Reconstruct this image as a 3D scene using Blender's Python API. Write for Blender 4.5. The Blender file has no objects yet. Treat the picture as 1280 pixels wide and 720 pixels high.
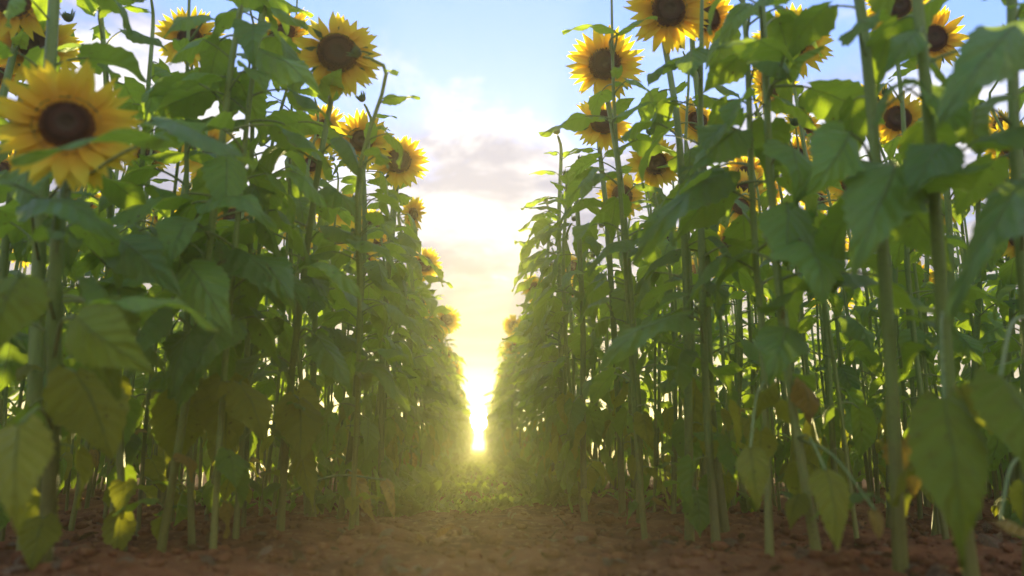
import bpy, math, random
import numpy as np
from mathutils import Vector, Matrix, Euler

random.seed(7); np.random.seed(7)
R = math.radians
scene = bpy.context.scene
C = scene.collection

# ------------------------------------------------------------------ camera
CAM_H = 0.35
FPX = 925.0                      # focal length in pixels of the 1280 px wide photograph
PITCH = math.atan((558 - 360) / FPX)
YAW = -math.atan(42 / FPX * math.cos(PITCH))
cam_d = bpy.data.cameras.new('camera')
cam = bpy.data.objects.new('camera', cam_d); C.objects.link(cam)
cam_d.sensor_width = 36; cam_d.lens = 36 * FPX / 1280
cam_d.clip_start = 0.02; cam_d.clip_end = 2000
cam.location = (0, 0, CAM_H)
cam.rotation_euler = Euler((R(90) + PITCH, 0, YAW), 'XYZ')
cam_d.dof.use_dof = True; cam_d.dof.focus_distance = 4.2; cam_d.dof.aperture_fstop = 1.15
scene.camera = cam
CM = cam.rotation_euler.to_matrix()

def at(px, py, Y):
    """point at distance Y along the row direction, seen at a pixel of the photograph"""
    d = CM @ Vector(((px - 640) / FPX, -(py - 360) / FPX, -1))
    return Vector((0, 0, CAM_H)) + d * (Y / d.y)

# ------------------------------------------------------------------ world, sun, exposure
SUN_EL, SUN_AZ = R(1.9), R(0.05)      # the sun stands low at the end of the gap, azimuth measured from +Y
SUN_DIR = Vector((math.sin(SUN_AZ) * math.cos(SUN_EL), math.cos(SUN_AZ) * math.cos(SUN_EL), math.sin(SUN_EL)))
world = bpy.data.worlds.new('World'); scene.world = world; world.use_nodes = True

class NT:
    def __init__(s, tree): s.t = tree; s.n = tree.nodes; s.l = tree.links
    def node(s, typ, **kw):
        n = s.n.new(typ)
        for k, v in kw.items(): setattr(n, k, v)
        return n
    def put(s, sock, v):
        if isinstance(v, bpy.types.NodeSocket): s.l.new(v, sock)
        else: sock.default_value = v
    def math(s, op, a, b=None, c=None, clamp=False):
        n = s.node('ShaderNodeMath', operation=op, use_clamp=clamp)
        s.put(n.inputs[0], a)
        if b is not None: s.put(n.inputs[1], b)
        if c is not None: s.put(n.inputs[2], c)
        return n.outputs[0]
    def mix(s, f, a, b, typ='MIX'):
        n = s.node('ShaderNodeMix', data_type='RGBA', blend_type=typ)
        s.put(n.inputs[0], f); s.put(n.inputs[6], a); s.put(n.inputs[7], b)
        return n.outputs[2]
    def smooth(s, x, lo, hi, a=0.0, b=1.0):
        n = s.node('ShaderNodeMapRange', interpolation_type='SMOOTHSTEP')
        s.put(n.inputs[0], x); s.put(n.inputs[1], lo); s.put(n.inputs[2], hi); s.put(n.inputs[3], a); s.put(n.inputs[4], b)
        return n.outputs[0]
    def noise(s, vec, scale, detail=3, rough=0.5, dist=0.0):
        n = s.node('ShaderNodeTexNoise')
        if vec is not None: s.put(n.inputs['Vector'], vec)
        n.inputs['Scale'].default_value = scale; n.inputs['Detail'].default_value = detail
        n.inputs['Roughness'].default_value = rough; n.inputs['Distortion'].default_value = dist
        return n.outputs[0]

w = NT(world.node_tree); w.n.clear()
out = w.node('ShaderNodeOutputWorld'); bg = w.node('ShaderNodeBackground')
sky = w.node('ShaderNodeTexSky', sky_type='NISHITA', sun_disc=False)
sky.sun_elevation = SUN_EL; sky.sun_rotation = SUN_AZ
sky.air_density = 1.0; sky.dust_density = 0.6; sky.ozone_density = 1.0
tc = w.node('ShaderNodeTexCoord'); sep = w.node('ShaderNodeSeparateXYZ')
w.l.new(tc.outputs['Generated'], sep.inputs[0])
zpos = w.math('MAXIMUM', sep.outputs[2], 0.0)
den = w.math('ADD', zpos, 0.16)
cmb = w.node('ShaderNodeCombineXYZ')
w.put(cmb.inputs[0], w.math('DIVIDE', sep.outputs[0], den))
w.put(cmb.inputs[1], w.math('DIVIDE', sep.outputs[1], den))
off = w.node('ShaderNodeVectorMath', operation='ADD'); w.l.new(cmb.outputs[0], off.inputs[0]); off.inputs[1].default_value = (11.0, 4.0, 0.0)
n1 = w.noise(off.outputs[0], 1.25, 8, 0.60, 0.4)
n2 = w.noise(off.outputs[0], 3.2, 7, 0.62, 0.3)
cover = w.math('ADD', n1, w.math('MULTIPLY', w.math('SUBTRACT', n2, 0.5), 0.35))
cover = w.math('ADD', cover, w.math('MULTIPLY', w.math('SUBTRACT', 0.45, w.math('MINIMUM', zpos, 0.46)), 0.9))
mask = w.smooth(cover, 0.45, 0.60)
blue = w.mix(1.0, sky.outputs[0], (4.2, 4.7, 7.0, 1), 'MULTIPLY')
blue = w.mix(0.7, blue, (1.0, 2.0, 5.2, 1))
shade = w.smooth(n2, 0.40, 0.60)
cl_hi = w.mix(shade, (2.3, 2.3, 3.0, 1), (4.9, 4.75, 5.0, 1))
band_v = w.node('ShaderNodeMapping'); band_v.inputs['Scale'].default_value = (2.2, 2.2, 15.0); w.l.new(tc.outputs['Generated'], band_v.inputs[0])
band = w.smooth(w.noise(band_v.outputs[0], 1.3, 6, 0.6, 0.6), 0.36, 0.64)
cl_lo = w.mix(band, (1.2, 1.15, 1.6, 1), (2.5, 2.3, 2.5, 1))
cl = w.mix(w.smooth(zpos, 0.14, 0.36), cl_lo, cl_hi)
skycol = w.mix(mask, blue, cl)
dotn = w.node('ShaderNodeVectorMath', operation='DOT_PRODUCT')
w.l.new(tc.outputs['Generated'], dotn.inputs[0]); dotn.inputs[1].default_value = SUN_DIR
ang = w.math('ARCCOSINE', w.math('MINIMUM', dotn.outputs['Value'], 1.0))
aur = w.math('EXPONENT', w.math('MULTIPLY', ang, -1 / R(5.0)))
glow = w.mix(1.0, (0, 0, 0, 1), (11, 9.0, 5.0, 1))
aurc = w.node('ShaderNodeVectorMath', operation='SCALE'); w.put(aurc.inputs[0], (2.0, 1.4, 0.5)); w.put(aurc.inputs['Scale'], aur)
disc = w.smooth(ang, R(0.45), R(0.75), 1.0, 0.0)
disc2 = w.math('EXPONENT', w.math('MULTIPLY', ang, -1 / R(0.9)))
dsum = w.math('ADD', w.math('MULTIPLY', disc, 700.0), w.math('MULTIPLY', disc2, 28.0))
discc = w.node('ShaderNodeVectorMath', operation='SCALE'); w.put(discc.inputs[0], (1, 0.9, 0.62)); w.put(discc.inputs['Scale'], dsum)
a1 = w.node('ShaderNodeVectorMath', operation='ADD'); w.put(a1.inputs[0], skycol); w.put(a1.inputs[1], aurc.outputs[0])
a2 = w.node('ShaderNodeVectorMath', operation='ADD'); w.put(a2.inputs[0], a1.outputs[0]); w.put(a2.inputs[1], discc.outputs[0])
w.l.new(a2.outputs[0], bg.inputs[0]); bg.inputs[1].default_value = 0.079
w.l.new(bg.outputs[0], out.inputs[0])

sun_d = bpy.data.lights.new('sun', 'SUN'); sun = bpy.data.objects.new('sun', sun_d); C.objects.link(sun)
sun_d.energy = 5.0; sun_d.angle = R(0.6); sun_d.color = (1.0, 0.82, 0.38)
sun.rotation_euler = (-SUN_DIR).to_track_quat('-Z', 'Y').to_euler()
sun.location = SUN_DIR * 120

scene.view_settings.view_transform = 'Standard'; scene.view_settings.look = 'None'
scene.view_settings.exposure = 1.65; scene.view_settings.gamma = 1.0
cy = scene.cycles
cy.max_bounces = 7; cy.diffuse_bounces = 4; cy.glossy_bounces = 2; cy.transmission_bounces = 5
cy.transparent_max_bounces = 6; cy.volume_bounces = 0
cy.sample_clamp_indirect = 4.0; cy.sample_clamp_direct = 0.0
cy.use_denoising = True; cy.caustics_reflective = False; cy.caustics_refractive = False

# ------------------------------------------------------------------ materials
def new_mat(name):
    m = bpy.data.materials.new(name); m.use_nodes = True
    t = NT(m.node_tree); t.n.clear()
    o = t.node('ShaderNodeOutputMaterial'); return m, t, o

def leafy(name, dark, light, trans_col, trans=0.38, veins=True, rough=0.5, spec=0.35, spots=0.0, edge=0.0):
    m, t, o = new_mat(name)
    oi = t.node('ShaderNodeObjectInfo'); ge = t.node('ShaderNodeNewGeometry'); co = t.node('ShaderNodeTexCoord')
    rnd = t.math('FRACT', t.math('ADD', oi.outputs['Random'], ge.outputs['Random Per Island']))
    nz = t.noise(ge.outputs['Position'], 9.0, 3, 0.6)
    f = t.math('ADD', t.math('MULTIPLY', rnd, 0.75), t.math('MULTIPLY', t.math('SUBTRACT', nz, 0.3), 0.7), clamp=True)
    col = t.mix(f, (*dark, 1), (*light, 1))
    tcol = t.mix(f, (*[c * 0.75 for c in trans_col], 1), (*trans_col, 1))
    bump_h = t.noise(co.outputs['Object'], 38.0, 2, 0.6)
    if veins:
        uv = t.node('ShaderNodeUVMap'); uv.uv_map = 'UVMap'
        s = t.node('ShaderNodeSeparateXYZ'); t.l.new(uv.outputs[0], s.inputs[0])
        av = t.math('ABSOLUTE', t.math('SUBTRACT', s.outputs[1], 0.5))
        mid = t.smooth(av, 0.008, 0.03, 1.0, 0.0)
        fr = t.math('FRACT', t.math('SUBTRACT', t.math('MULTIPLY', s.outputs[0], 6.5), t.math('MULTIPLY', av, 2.9)))
        lat = t.smooth(t.math('ABSOLUTE', t.math('SUBTRACT', fr, 0.5)), 0.02, 0.075, 1.0, 0.0)
        vein = t.math('MAXIMUM', mid, t.math('MULTIPLY', lat, 0.4))
        col = t.mix(t.math('MULTIPLY', vein, 0.6), col, (0.24, 0.33, 0.07, 1))
        tcol = t.mix(t.math('MULTIPLY', vein, 0.4), tcol, (0.10, 0.16, 0.03, 1))
        puck = t.math('COSINE', t.math('MULTIPLY', fr, 6.2832))
        bump_h = t.math('ADD', t.math('MULTIPLY', bump_h, 0.6), t.math('ADD', t.math('MULTIPLY', puck, 0.2), t.math('MULTIPLY', mid, -0.6)))
    if edge and veins:
        ed = t.smooth(t.math('ADD', av, t.math('MULTIPLY', t.math('SUBTRACT', t.noise(ge.outputs['Position'], 14.0, 4, 0.65), 0.5), 0.7)), 0.50, 0.62)
        ed = t.math('MULTIPLY', ed, edge)
        col = t.mix(ed, col, (0.26, 0.20, 0.04, 1)); tcol = t.mix(ed, tcol, (0.30, 0.16, 0.02, 1))
        hs = t.smooth(t.noise(ge.outputs['Position'], 55.0, 2, 0.5), 0.70, 0.74, 0.0, 0.7)
        col = t.mix(hs, col, (0.13, 0.075, 0.02, 1)); tcol = t.mix(hs, tcol, (0.12, 0.07, 0.01, 1))
    if spots:
        sp = t.smooth(t.noise(ge.outputs['Position'], 26.0, 4, 0.7), 0.52, 0.62)
        col = t.mix(t.math('MULTIPLY', sp, spots), col, (0.12, 0.06, 0.02, 1))
    b = t.node('ShaderNodeBump'); b.inputs['Strength'].default_value = 1.0; b.inputs['Distance'].default_value = 0.014
    t.put(b.inputs['Height'], bump_h)
    p = t.node('ShaderNodeBsdfPrincipled'); t.put(p.inputs['Base Color'], col)
    p.inputs['Roughness'].default_value = rough; p.inputs['Specular IOR Level'].default_value = spec
    t.l.new(b.outputs[0], p.inputs['Normal'])
    tr = t.node('ShaderNodeBsdfTranslucent'); t.put(tr.inputs[0], tcol)
    mx = t.node('ShaderNodeMixShader'); mx.inputs[0].default_value = trans
    t.l.new(p.outputs[0], mx.inputs[1]); t.l.new(tr.outputs[0], mx.inputs[2]); t.l.new(mx.outputs[0], o.inputs[0])
    return m

def solid(name, c1, c2, scale=12, rough=0.7, bump=0.3, stretch=None, spec=0.3, dist=0.004):
    m, t, o = new_mat(name)
    co = t.node('ShaderNodeTexCoord'); v = co.outputs['Object']
    if stretch:
        mp = t.node('ShaderNodeMapping'); mp.inputs['Scale'].default_value = stretch; t.l.new(v, mp.inputs[0]); v = mp.outputs[0]
    nz = t.noise(v, scale, 5, 0.62)
    oi = t.node('ShaderNodeObjectInfo')
    f = t.math('ADD', t.smooth(nz, 0.32, 0.68), t.math('MULTIPLY', t.math('SUBTRACT', oi.outputs['Random'], 0.5), 0.7), clamp=True)
    p = t.node('ShaderNodeBsdfPrincipled'); t.put(p.inputs['Base Color'], t.mix(f, (*c1, 1), (*c2, 1)))
    p.inputs['Roughness'].default_value = rough; p.inputs['Specular IOR Level'].default_value = spec
    b = t.node('ShaderNodeBump'); b.inputs['Strength'].default_value = bump; b.inputs['Distance'].default_value = dist
    t.put(b.inputs['Height'], nz); t.l.new(b.outputs[0], p.inputs['Normal']); t.l.new(p.outputs[0], o.inputs[0])
    return m

M = {}
M['leaf'] = leafy('leaf_green', (0.068, 0.180, 0.022), (0.230, 0.420, 0.050), (0.54, 0.76, 0.04), 0.45, rough=0.45, spec=0.5, edge=0.5)
M['leaf_old'] = leafy('leaf_yellow_green', (0.22, 0.27, 0.025), (0.40, 0.42, 0.04), (0.62, 0.64, 0.04), 0.48, spots=0.15, spec=0.2, edge=0.5)
M['leaf_olive'] = leafy('leaf_olive', (0.13, 0.20, 0.018), (0.25, 0.34, 0.03), (0.50, 0.60, 0.03), 0.45, rough=0.55, spec=0.15, spots=0.25, edge=0.6)
M['leaf_yellow'] = leafy('leaf_yellow', (0.42, 0.28, 0.04), (0.60, 0.42, 0.07), (0.6, 0.42, 0.05), 0.42, spots=0.6, edge=1.0)
M['leaf_dry'] = leafy('leaf_dry', (0.17, 0.09, 0.04), (0.36, 0.22, 0.10), (0.25, 0.14, 0.04), 0.25, spots=0.6, rough=0.8)
M['weed'] = leafy('weed_green', (0.13, 0.19, 0.02), (0.26, 0.34, 0.04), (0.42, 0.56, 0.04), 0.5, veins=False)
def stem_mat():
    m, t, o = new_mat('stem_green')
    co = t.node('ShaderNodeTexCoord'); v = co.outputs['Object']; oi = t.node('ShaderNodeObjectInfo')
    mp = t.node('ShaderNodeMapping'); mp.inputs['Scale'].default_value = (1, 1, 0.12); t.l.new(v, mp.inputs[0])
    st = t.noise(mp.outputs[0], 60.0, 4, 0.65); bl = t.noise(v, 9.0, 5, 0.65); fl = t.noise(v, 120.0, 2, 0.6)
    s_ = t.node('ShaderNodeSeparateXYZ'); t.l.new(v, s_.inputs[0])
    f = t.math('ADD', t.math('MULTIPLY', st, 0.6), t.math('MULTIPLY', oi.outputs['Random'], 0.5), clamp=True)
    green = t.mix(f, (0.14, 0.23, 0.035, 1), (0.28, 0.38, 0.065, 1))
    brown = t.mix(f, (0.12, 0.11, 0.028, 1), (0.32, 0.33, 0.065, 1))
    zz = t.math('ADD', s_.outputs[2], t.math('MULTIPLY', t.math('SUBTRACT', bl, 0.5), 1.3))
    col = t.mix(t.smooth(zz, 0.1, 0.75), brown, green)
    col = t.mix(t.smooth(fl, 0.6, 0.7, 0.0, 0.55), col, (0.07, 0.05, 0.02, 1))
    b = t.node('ShaderNodeBump'); b.inputs['Strength'].default_value = 0.8; b.inputs['Distance'].default_value = 0.006
    t.put(b.inputs['Height'], t.math('ADD', st, t.math('MULTIPLY', fl, 0.3)))
    p = t.node('ShaderNodeBsdfPrincipled'); t.put(p.inputs['Base Color'], col); p.inputs['Roughness'].default_value = 0.5
    p.inputs['Specular IOR Level'].default_value = 0.4; t.l.new(b.outputs[0], p.inputs['Normal']); t.l.new(p.outputs[0], o.inputs[0])
    return m
M['stem'] = stem_mat()
M['petiole'] = solid('petiole_green', (0.17, 0.25, 0.06), (0.30, 0.36, 0.10), 30, 0.5, 0.2)
M['bract'] = leafy('bract_green', (0.07, 0.15, 0.03), (0.14, 0.25, 0.05), (0.2, 0.35, 0.05), 0.3, veins=False)

def petal_mat():
    m, t, o = new_mat('petal_yellow')
    uv = t.node('ShaderNodeUVMap'); uv.uv_map = 'UVMap'
    s = t.node('ShaderNodeSeparateXYZ'); t.l.new(uv.outputs[0], s.inputs[0])
    oi = t.node('ShaderNodeObjectInfo'); ge = t.node('ShaderNodeNewGeometry')
    rnd = t.math('FRACT', t.math('ADD', oi.outputs['Random'], ge.outputs['Random Per Island']))
    g = t.smooth(s.outputs[0], 0.0, 0.75)
    c = t.mix(g, (0.92, 0.50, 0.012, 1), t.mix(rnd, (0.96, 0.72, 0.02, 1), (0.98, 0.84, 0.05, 1)))
    st = t.math('COSINE', t.math('MULTIPLY', s.outputs[1], 44.0))
    b = t.node('ShaderNodeBump'); b.inputs['Strength'].default_value = 0.4; b.inputs['Distance'].default_value = 0.003; t.put(b.inputs['Height'], st)
    d = t.node('ShaderNodeBsdfPrincipled'); t.put(d.inputs['Base Color'], c); d.inputs['Roughness'].default_value = 0.55
    d.inputs['Specular IOR Level'].default_value = 0.25; t.l.new(b.outputs[0], d.inputs['Normal'])
    tr = t.node('ShaderNodeBsdfTranslucent'); t.put(tr.inputs[0], t.mix(0.3, c, (0.98, 0.72, 0.02, 1)))
    mx = t.node('ShaderNodeMixShader'); mx.inputs[0].default_value = 0.42
    t.l.new(d.outputs[0], mx.inputs[1]); t.l.new(tr.outputs[0], mx.inputs[2]); t.l.new(mx.outputs[0], o.inputs[0])
    return m
M['petal'] = petal_mat()

def disc_mat():
    m, t, o = new_mat('disc_brown')
    co = t.node('ShaderNodeTexCoord'); s = t.node('ShaderNodeSeparateXYZ'); t.l.new(co.outputs['Object'], s.inputs[0])
    r = t.math('SQRT', t.math('ADD', t.math('POWER', s.outputs[0], 2.0), t.math('POWER', s.outputs[1], 2.0)))
    ge = t.node('ShaderNodeNewGeometry'); nz = t.noise(co.outputs['Object'], 22.0, 3)
    rr = t.math('ADD', r, t.math('MULTIPLY', t.math('SUBTRACT', nz, 0.5), 0.10))
    c = t.mix(t.smooth(rr, 0.10, 0.24), (0.055, 0.04, 0.014, 1), (0.085, 0.030, 0.011, 1))
    c = t.mix(t.smooth(rr, 0.29, 0.41), c, (0.30, 0.12, 0.018, 1))
    c = t.mix(t.math('MULTIPLY', ge.outputs['Random Per Island'], 0.5), c, (0.10, 0.04, 0.012, 1))
    p = t.node('ShaderNodeBsdfPrincipled'); t.put(p.inputs['Base Color'], c); p.inputs['Roughness'].default_value = 0.8
    p.inputs['Specular IOR Level'].default_value = 0.15; t.l.new(p.outputs[0], o.inputs[0])
    return m
M['disc'] = disc_mat()

def soil_mat():
    m, t, o = new_mat('soil')
    ge = t.node('ShaderNodeNewGeometry'); v = ge.outputs['Position']
    a = t.noise(v, 3.0, 6, 0.65); b_ = t.noise(v, 22.0, 6, 0.7); c_ = t.noise(v, 90.0, 3, 0.7)
    col = t.mix(t.smooth(a, 0.35, 0.65), (0.15, 0.055, 0.018, 1), (0.30, 0.12, 0.042, 1))
    col = t.mix(t.smooth(b_, 0.5, 0.72), col, (0.38, 0.20, 0.08, 1))
    col = t.mix(t.smooth(c_, 0.58, 0.75, 0.0, 0.6), col, (0.06, 0.03, 0.016, 1))
    h = t.math('ADD', t.math('MULTIPLY', b_, 0.7), t.math('MULTIPLY', c_, 0.35))
    b = t.node('ShaderNodeBump'); b.inputs['Strength'].default_value = 0.9; b.inputs['Distance'].default_value = 0.03; t.put(b.inputs['Height'], h)
    p = t.node('ShaderNodeBsdfPrincipled'); t.put(p.inputs['Base Color'], col); p.inputs['Roughness'].default_value = 0.95
    p.inputs['Specular IOR Level'].default_value = 0.1
    t.l.new(b.outputs[0], p.inputs['Normal']); t.l.new(p.outputs[0], o.inputs[0])
    return m
M['soil'] = soil_mat()

# ------------------------------------------------------------------ mesh helpers
class MB:
    """collects pieces (verts, faces, uv per vertex, material slot) and links them as one mesh"""
    def __init__(s): s.v = []; s.f = []; s.uv = []; s.mi = []; s.n = 0
    def add(s, v, f, uv=None, mi=0):
        v = np.asarray(v, float)
        s.v.append(v); s.f += [tuple(i + s.n for i in q) for q in f]
        s.uv.append(np.zeros((len(v), 2)) if uv is None else np.asarray(uv, float))
        s.mi += [mi] * len(f); s.n += len(v)
        return s
    def merged(s): return np.concatenate(s.v), s.f, np.concatenate(s.uv), s.mi
    def mesh(s, name, mats, smooth=True):
        v, f, uv, mi = s.merged()
        me = bpy.data.meshes.new(name); me.from_pydata(v.tolist(), [], f)
        for m in mats: me.materials.append(m)
        li = np.empty(len(me.loops), dtype=np.int32); me.loops.foreach_get('vertex_index', li)
        l = me.uv_layers.new(name='UVMap'); l.data.foreach_set('uv', uv[li].astype(np.float32).ravel())
        me.polygons.foreach_set('material_index', np.array(mi, dtype=np.int32))
        me.polygons.foreach_set('use_smooth', np.full(len(f), smooth))
        me.update(); return me

def link(name, data, parent=None, matrix=None):
    o = bpy.data.objects.new(name, data); C.objects.link(o)
    if parent is not None: o.parent = parent
    if matrix is not None: o.matrix_local = matrix
    return o

def catmull(pts, n):
    P = np.asarray(pts, float)
    P = np.vstack([2 * P[0] - P[1], P, 2 * P[-1] - P[-2]])
    res = []; segs = len(P) - 3
    for k in range(n):
        t = k / (n - 1) * segs; i = min(int(t), segs - 1); t -= i
        a, b, c, d = P[i:i + 4]
        res.append(0.5 * (2 * b + (c - a) * t + (2 * a - 5 * b + 4 * c - d) * t * t + (3 * b - a - 3 * c + d) * t ** 3))
    return np.array(res)

def tube(pts, rad, sides=6, cap=True):
    pts = np.asarray(pts, float); n = len(pts)
    T = np.gradient(pts, axis=0); T /= np.linalg.norm(T, axis=1)[:, None] + 1e-9
    ref = np.array([0.13, 0.97, 0.2]); vs = []; uv = []
    for i in range(n):
        a = np.cross(T[i], ref); a /= np.linalg.norm(a) + 1e-9; b = np.cross(T[i], a)
        r = rad[i] if hasattr(rad, '__len__') else rad
        for k in range(sides):
            th = 2 * math.pi * k / sides
            vs.append(pts[i] + r * (math.cos(th) * a + math.sin(th) * b)); uv.append((i / (n - 1), k / sides))
    f = [(i * sides + k, i * sides + (k + 1) % sides, (i + 1) * sides + (k + 1) % sides, (i + 1) * sides + k)
         for i in range(n - 1) for k in range(sides)]
    if cap: f.append(tuple(range((n - 1) * sides, n * sides)))
    return vs, f, uv

WPROF_U = [0, .06, .15, .27, .40, .55, .70, .82, .92, 1]
WPROF_W = [.30, .66, .90, 1, .95, .78, .53, .32, .15, .012]
def blade(frame, W, fold, wave, twist, rng, nu=16, nv=8, serr=0.06, lobe=0.13):
    """heart-shaped leaf blade on a centre line: frame(u) -> point, tangent, normal, side"""
    vs = []; uv = []; ph = rng.uniform(0, 6.28); ph2 = rng.uniform(0, 6.28)
    for i in range(nu + 1):
        u = i / nu; p, T, N, B = frame(u)
        tw = twist * u; B2 = B * math.cos(tw) + N * math.sin(tw); N2 = N * math.cos(tw) - B * math.sin(tw)
        hw = 0.5 * W * float(np.interp(u, WPROF_U, WPROF_W)) * (1 + (serr if i % 2 else -serr) * (0 < i < nu))
        for j in range(nv + 1):
            v = 2 * j / nv - 1; a = abs(v)
            z = hw * a * math.sin(fold) + wave * a * a * math.sin(u * 9 + ph + (2.1 if v > 0 else 0)) + 0.25 * wave * math.sin(14 * u - 5 * a + ph2)
            q = p + B2 * (hw * v * math.cos(fold)) + N2 * z - T * (lobe * (a ** 1.6) * (1 - u) ** 4)
            vs.append(q); uv.append((u, 0.5 + 0.5 * v))
    f = [(i * (nv + 1) + j, i * (nv + 1) + j + 1, (i + 1) * (nv + 1) + j + 1, (i + 1) * (nv + 1) + j)
         for i in range(nu) for j in range(nv)]
    return vs, f, uv

def arc_frame(p0, a0, a1, L, power=0.8, steps=40):
    us = np.linspace(0, 1, steps + 1); an = a0 + (a1 - a0) * us ** power
    xs = np.concatenate([[0], np.cumsum(np.cos((an[1:] + an[:-1]) / 2)) * L / steps])
    zs = np.concatenate([[0], np.cumsum(np.sin((an[1:] + an[:-1]) / 2)) * L / steps])
    def fr(u):
        a = float(np.interp(u, us, an))
        p = np.array([p0[0] + np.interp(u, us, xs), 0, p0[2] + np.interp(u, us, zs)])
        return p, np.array([math.cos(a), 0, math.sin(a)]), np.array([-math.sin(a), 0, math.cos(a)]), np.array([0, 1., 0])
    return fr

# leaf kinds in a frame whose origin sits on the stem, +X outward; blade length 1
LEAF = {'top': [], 'mid': [], 'low': []}
def make_leaf_kind(kind, seed):
    r = random.Random(seed)
    if kind == 'top': e0, e1, b0, b1, pl, W = R(r.uniform(50, 65)), R(r.uniform(25, 45)), R(r.uniform(5, 32)), R(r.uniform(-55, -10)), 0.32, r.uniform(.42, .58)
    elif kind == 'mid': e0, e1, b0, b1, pl, W = R(r.uniform(38, 60)), R(r.uniform(-5, 25)), R(r.uniform(-40, -8) if seed % 2 else r.uniform(-22, 5)), R(r.uniform(-95, -60) if seed % 2 else r.uniform(-60, -25)), r.uniform(.42, .68), r.uniform(.50, .68)
    else: e0, e1, b0, b1, pl, W = R(r.uniform(15, 40)), R(r.uniform(-50, -20)), R(r.uniform(-75, -55)), R(r.uniform(-100, -85)), r.uniform(.35, .5), r.uniform(.66, .82)
    n = 7; an = np.linspace(e0, e1, n); pts = [np.zeros(3)]
    for k in range(1, n): pts.append(pts[-1] + np.array([math.cos(an[k]), 0, math.sin(an[k])]) * pl / (n - 1))
    pet = tube(pts, np.linspace(0.020, 0.013, n), 5, False)
    fr = arc_frame(pts[-1], b0, b1, 1.0)
    fold, wave, tw = R(r.choice((-1, -1, 1)) * r.uniform(8, 40)), r.uniform(.03, .075), R(r.uniform(-50, 50))
    bl = blade(fr, W, fold, wave, tw, random.Random(seed + 1))
    lo = blade(fr, W, fold, wave, tw, random.Random(seed + 1), 8, 6, 0.045)
    d = {}
    for mname in ('leaf', 'leaf_old', 'leaf_yellow'):
        d[mname] = MB().add(*bl).mesh('leaf', [M[mname]])
        d[mname + '_lo'] = MB().add(*lo).add(*tube(pts[::2], np.linspace(0.020, 0.013, 4), 4, False), mi=1).mesh('leaf', [M[mname], M['petiole']])
    d['petiole'] = MB().add(*pet).mesh('petiole', [M['petiole']])
    d['raw'] = blade(fr, W, fold, wave, tw, random.Random(seed + 1), 4, 2, 0.0)
    return d
for k in range(4): LEAF['top'].append(make_leaf_kind('top', 100 + k))
for k in range(8): LEAF['mid'].append(make_leaf_kind('mid', 200 + k))
for k in range(5): LEAF['low'].append(make_leaf_kind('low', 300 + k))

# ------------------------------------------------------------------ flower head pieces (unit: total radius 1, facing +Z)
def petal_geo(seed, nu=6):
    r = random.Random(seed); vs = []; uv = []; lift = r.uniform(-.05, .16); curl = r.uniform(-.22, .06); sw = r.uniform(-.07, .07)
    ws = [.10, .16, .19, .185, .14, .075, .004] if nu == 6 else [.11, .19, .15, .004]
    for i in range(nu + 1):
        u = i / nu; hw = ws[i] * 0.56
        z = lift * u + curl * u * u; cx = sw * u * u
        for v in (-1, 0, 1): vs.append((u, cx + hw * v, z - 0.03 * (v == 0) * (1 - u) - 0.02 * abs(v) * math.sin(u * 7 + seed))); uv.append((u, .5 + .5 * v))
    f = [(i * 3 + j, i * 3 + j + 1, i * 3 + j + 4, i * 3 + j + 3) for i in range(nu) for j in range(2)]
    return vs, f, uv
PETAL = [MB().add(*petal_geo(k)).mesh('petal', [M['petal']]) for k in range(6)]

def xf(geo, mat):
    v = np.asarray(geo[0], float); A = np.array(mat)
    return (v @ A[:3, :3].T + A[:3, 3], geo[1], geo[2] if len(geo) > 2 else None)

def petal_mats(seed):
    r = random.Random(seed); res = []
    n = r.randint(21, 26); cup = r.uniform(-14, 16); rag = r.uniform(7, 18)
    for layer in range(2):
        for i in range(n):
            a = 2 * math.pi * (i + 0.5 * layer) / n + r.uniform(-.10, .10)
            L = r.uniform(.56, .70) * (1.0 if layer else 0.96); 
            if r.random() < 0.07: continue
            res.append((r.randrange(6), Matrix.Rotation(a, 4, 'Z') @ Matrix.Translation((.33, 0, -.01 - .035 * layer)) @ Matrix.Rotation(R(cup + r.uniform(-rag, rag)), 4, 'Y')
                        @ Matrix.Rotation(R(r.uniform(-25, 25)), 4, 'X') @ Matrix.Diagonal((L, r.uniform(.85, 1.15) * .98, L, 1))))
    return res

def disc_geo(seed, n=260):
    b = MB(); rings = 6; seg = 18; vs = [(0, 0, .07)]; f = []
    for i in range(1, rings + 1):
        r_ = .42 * i / rings; z = .07 - .02 * math.cos(i) * (i < 3) + .05 * math.sin(math.pi * (r_ / .42) ** 1.4) - .09 * (r_ / .42) ** 4
        for k in range(seg): vs.append((r_ * math.cos(2 * math.pi * k / seg), r_ * math.sin(2 * math.pi * k / seg), z))
    f += [(0, 1 + k, 1 + (k + 1) % seg) for k in range(seg)]
    for i in range(rings - 1):
        for k in range(seg):
            a = 1 + i * seg + k; c = 1 + i * seg + (k + 1) % seg; f.append((a, a + seg, c + seg, c))
    b.add(vs, f)
    rr = random.Random(seed)
    for k in range(n):
        r_ = .41 * math.sqrt((k + .5) / n); th = k * 2.39996
        z = .07 + .05 * math.sin(math.pi * (r_ / .42) ** 1.4) - .09 * (r_ / .42) ** 4 - .012
        h = (.035 + .045 * (r_ > .26) - .02 * (r_ < .14)) * rr.uniform(.7, 1.3); s = .014
        x, y = r_ * math.cos(th), r_ * math.sin(th)
        v = [(x - s, y - s, z), (x + s, y - s, z), (x + s, y + s, z), (x - s, y + s, z), (x * 1.04 + rr.uniform(-.008, .008), y * 1.04, z + h)]
        b.add(v, [(0, 1, 4), (1, 2, 4), (2, 3, 4), (3, 0, 4)])
    return b
DISC = [disc_geo(k).mesh('disc', [M['disc']], False) for k in range(2)]
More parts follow.
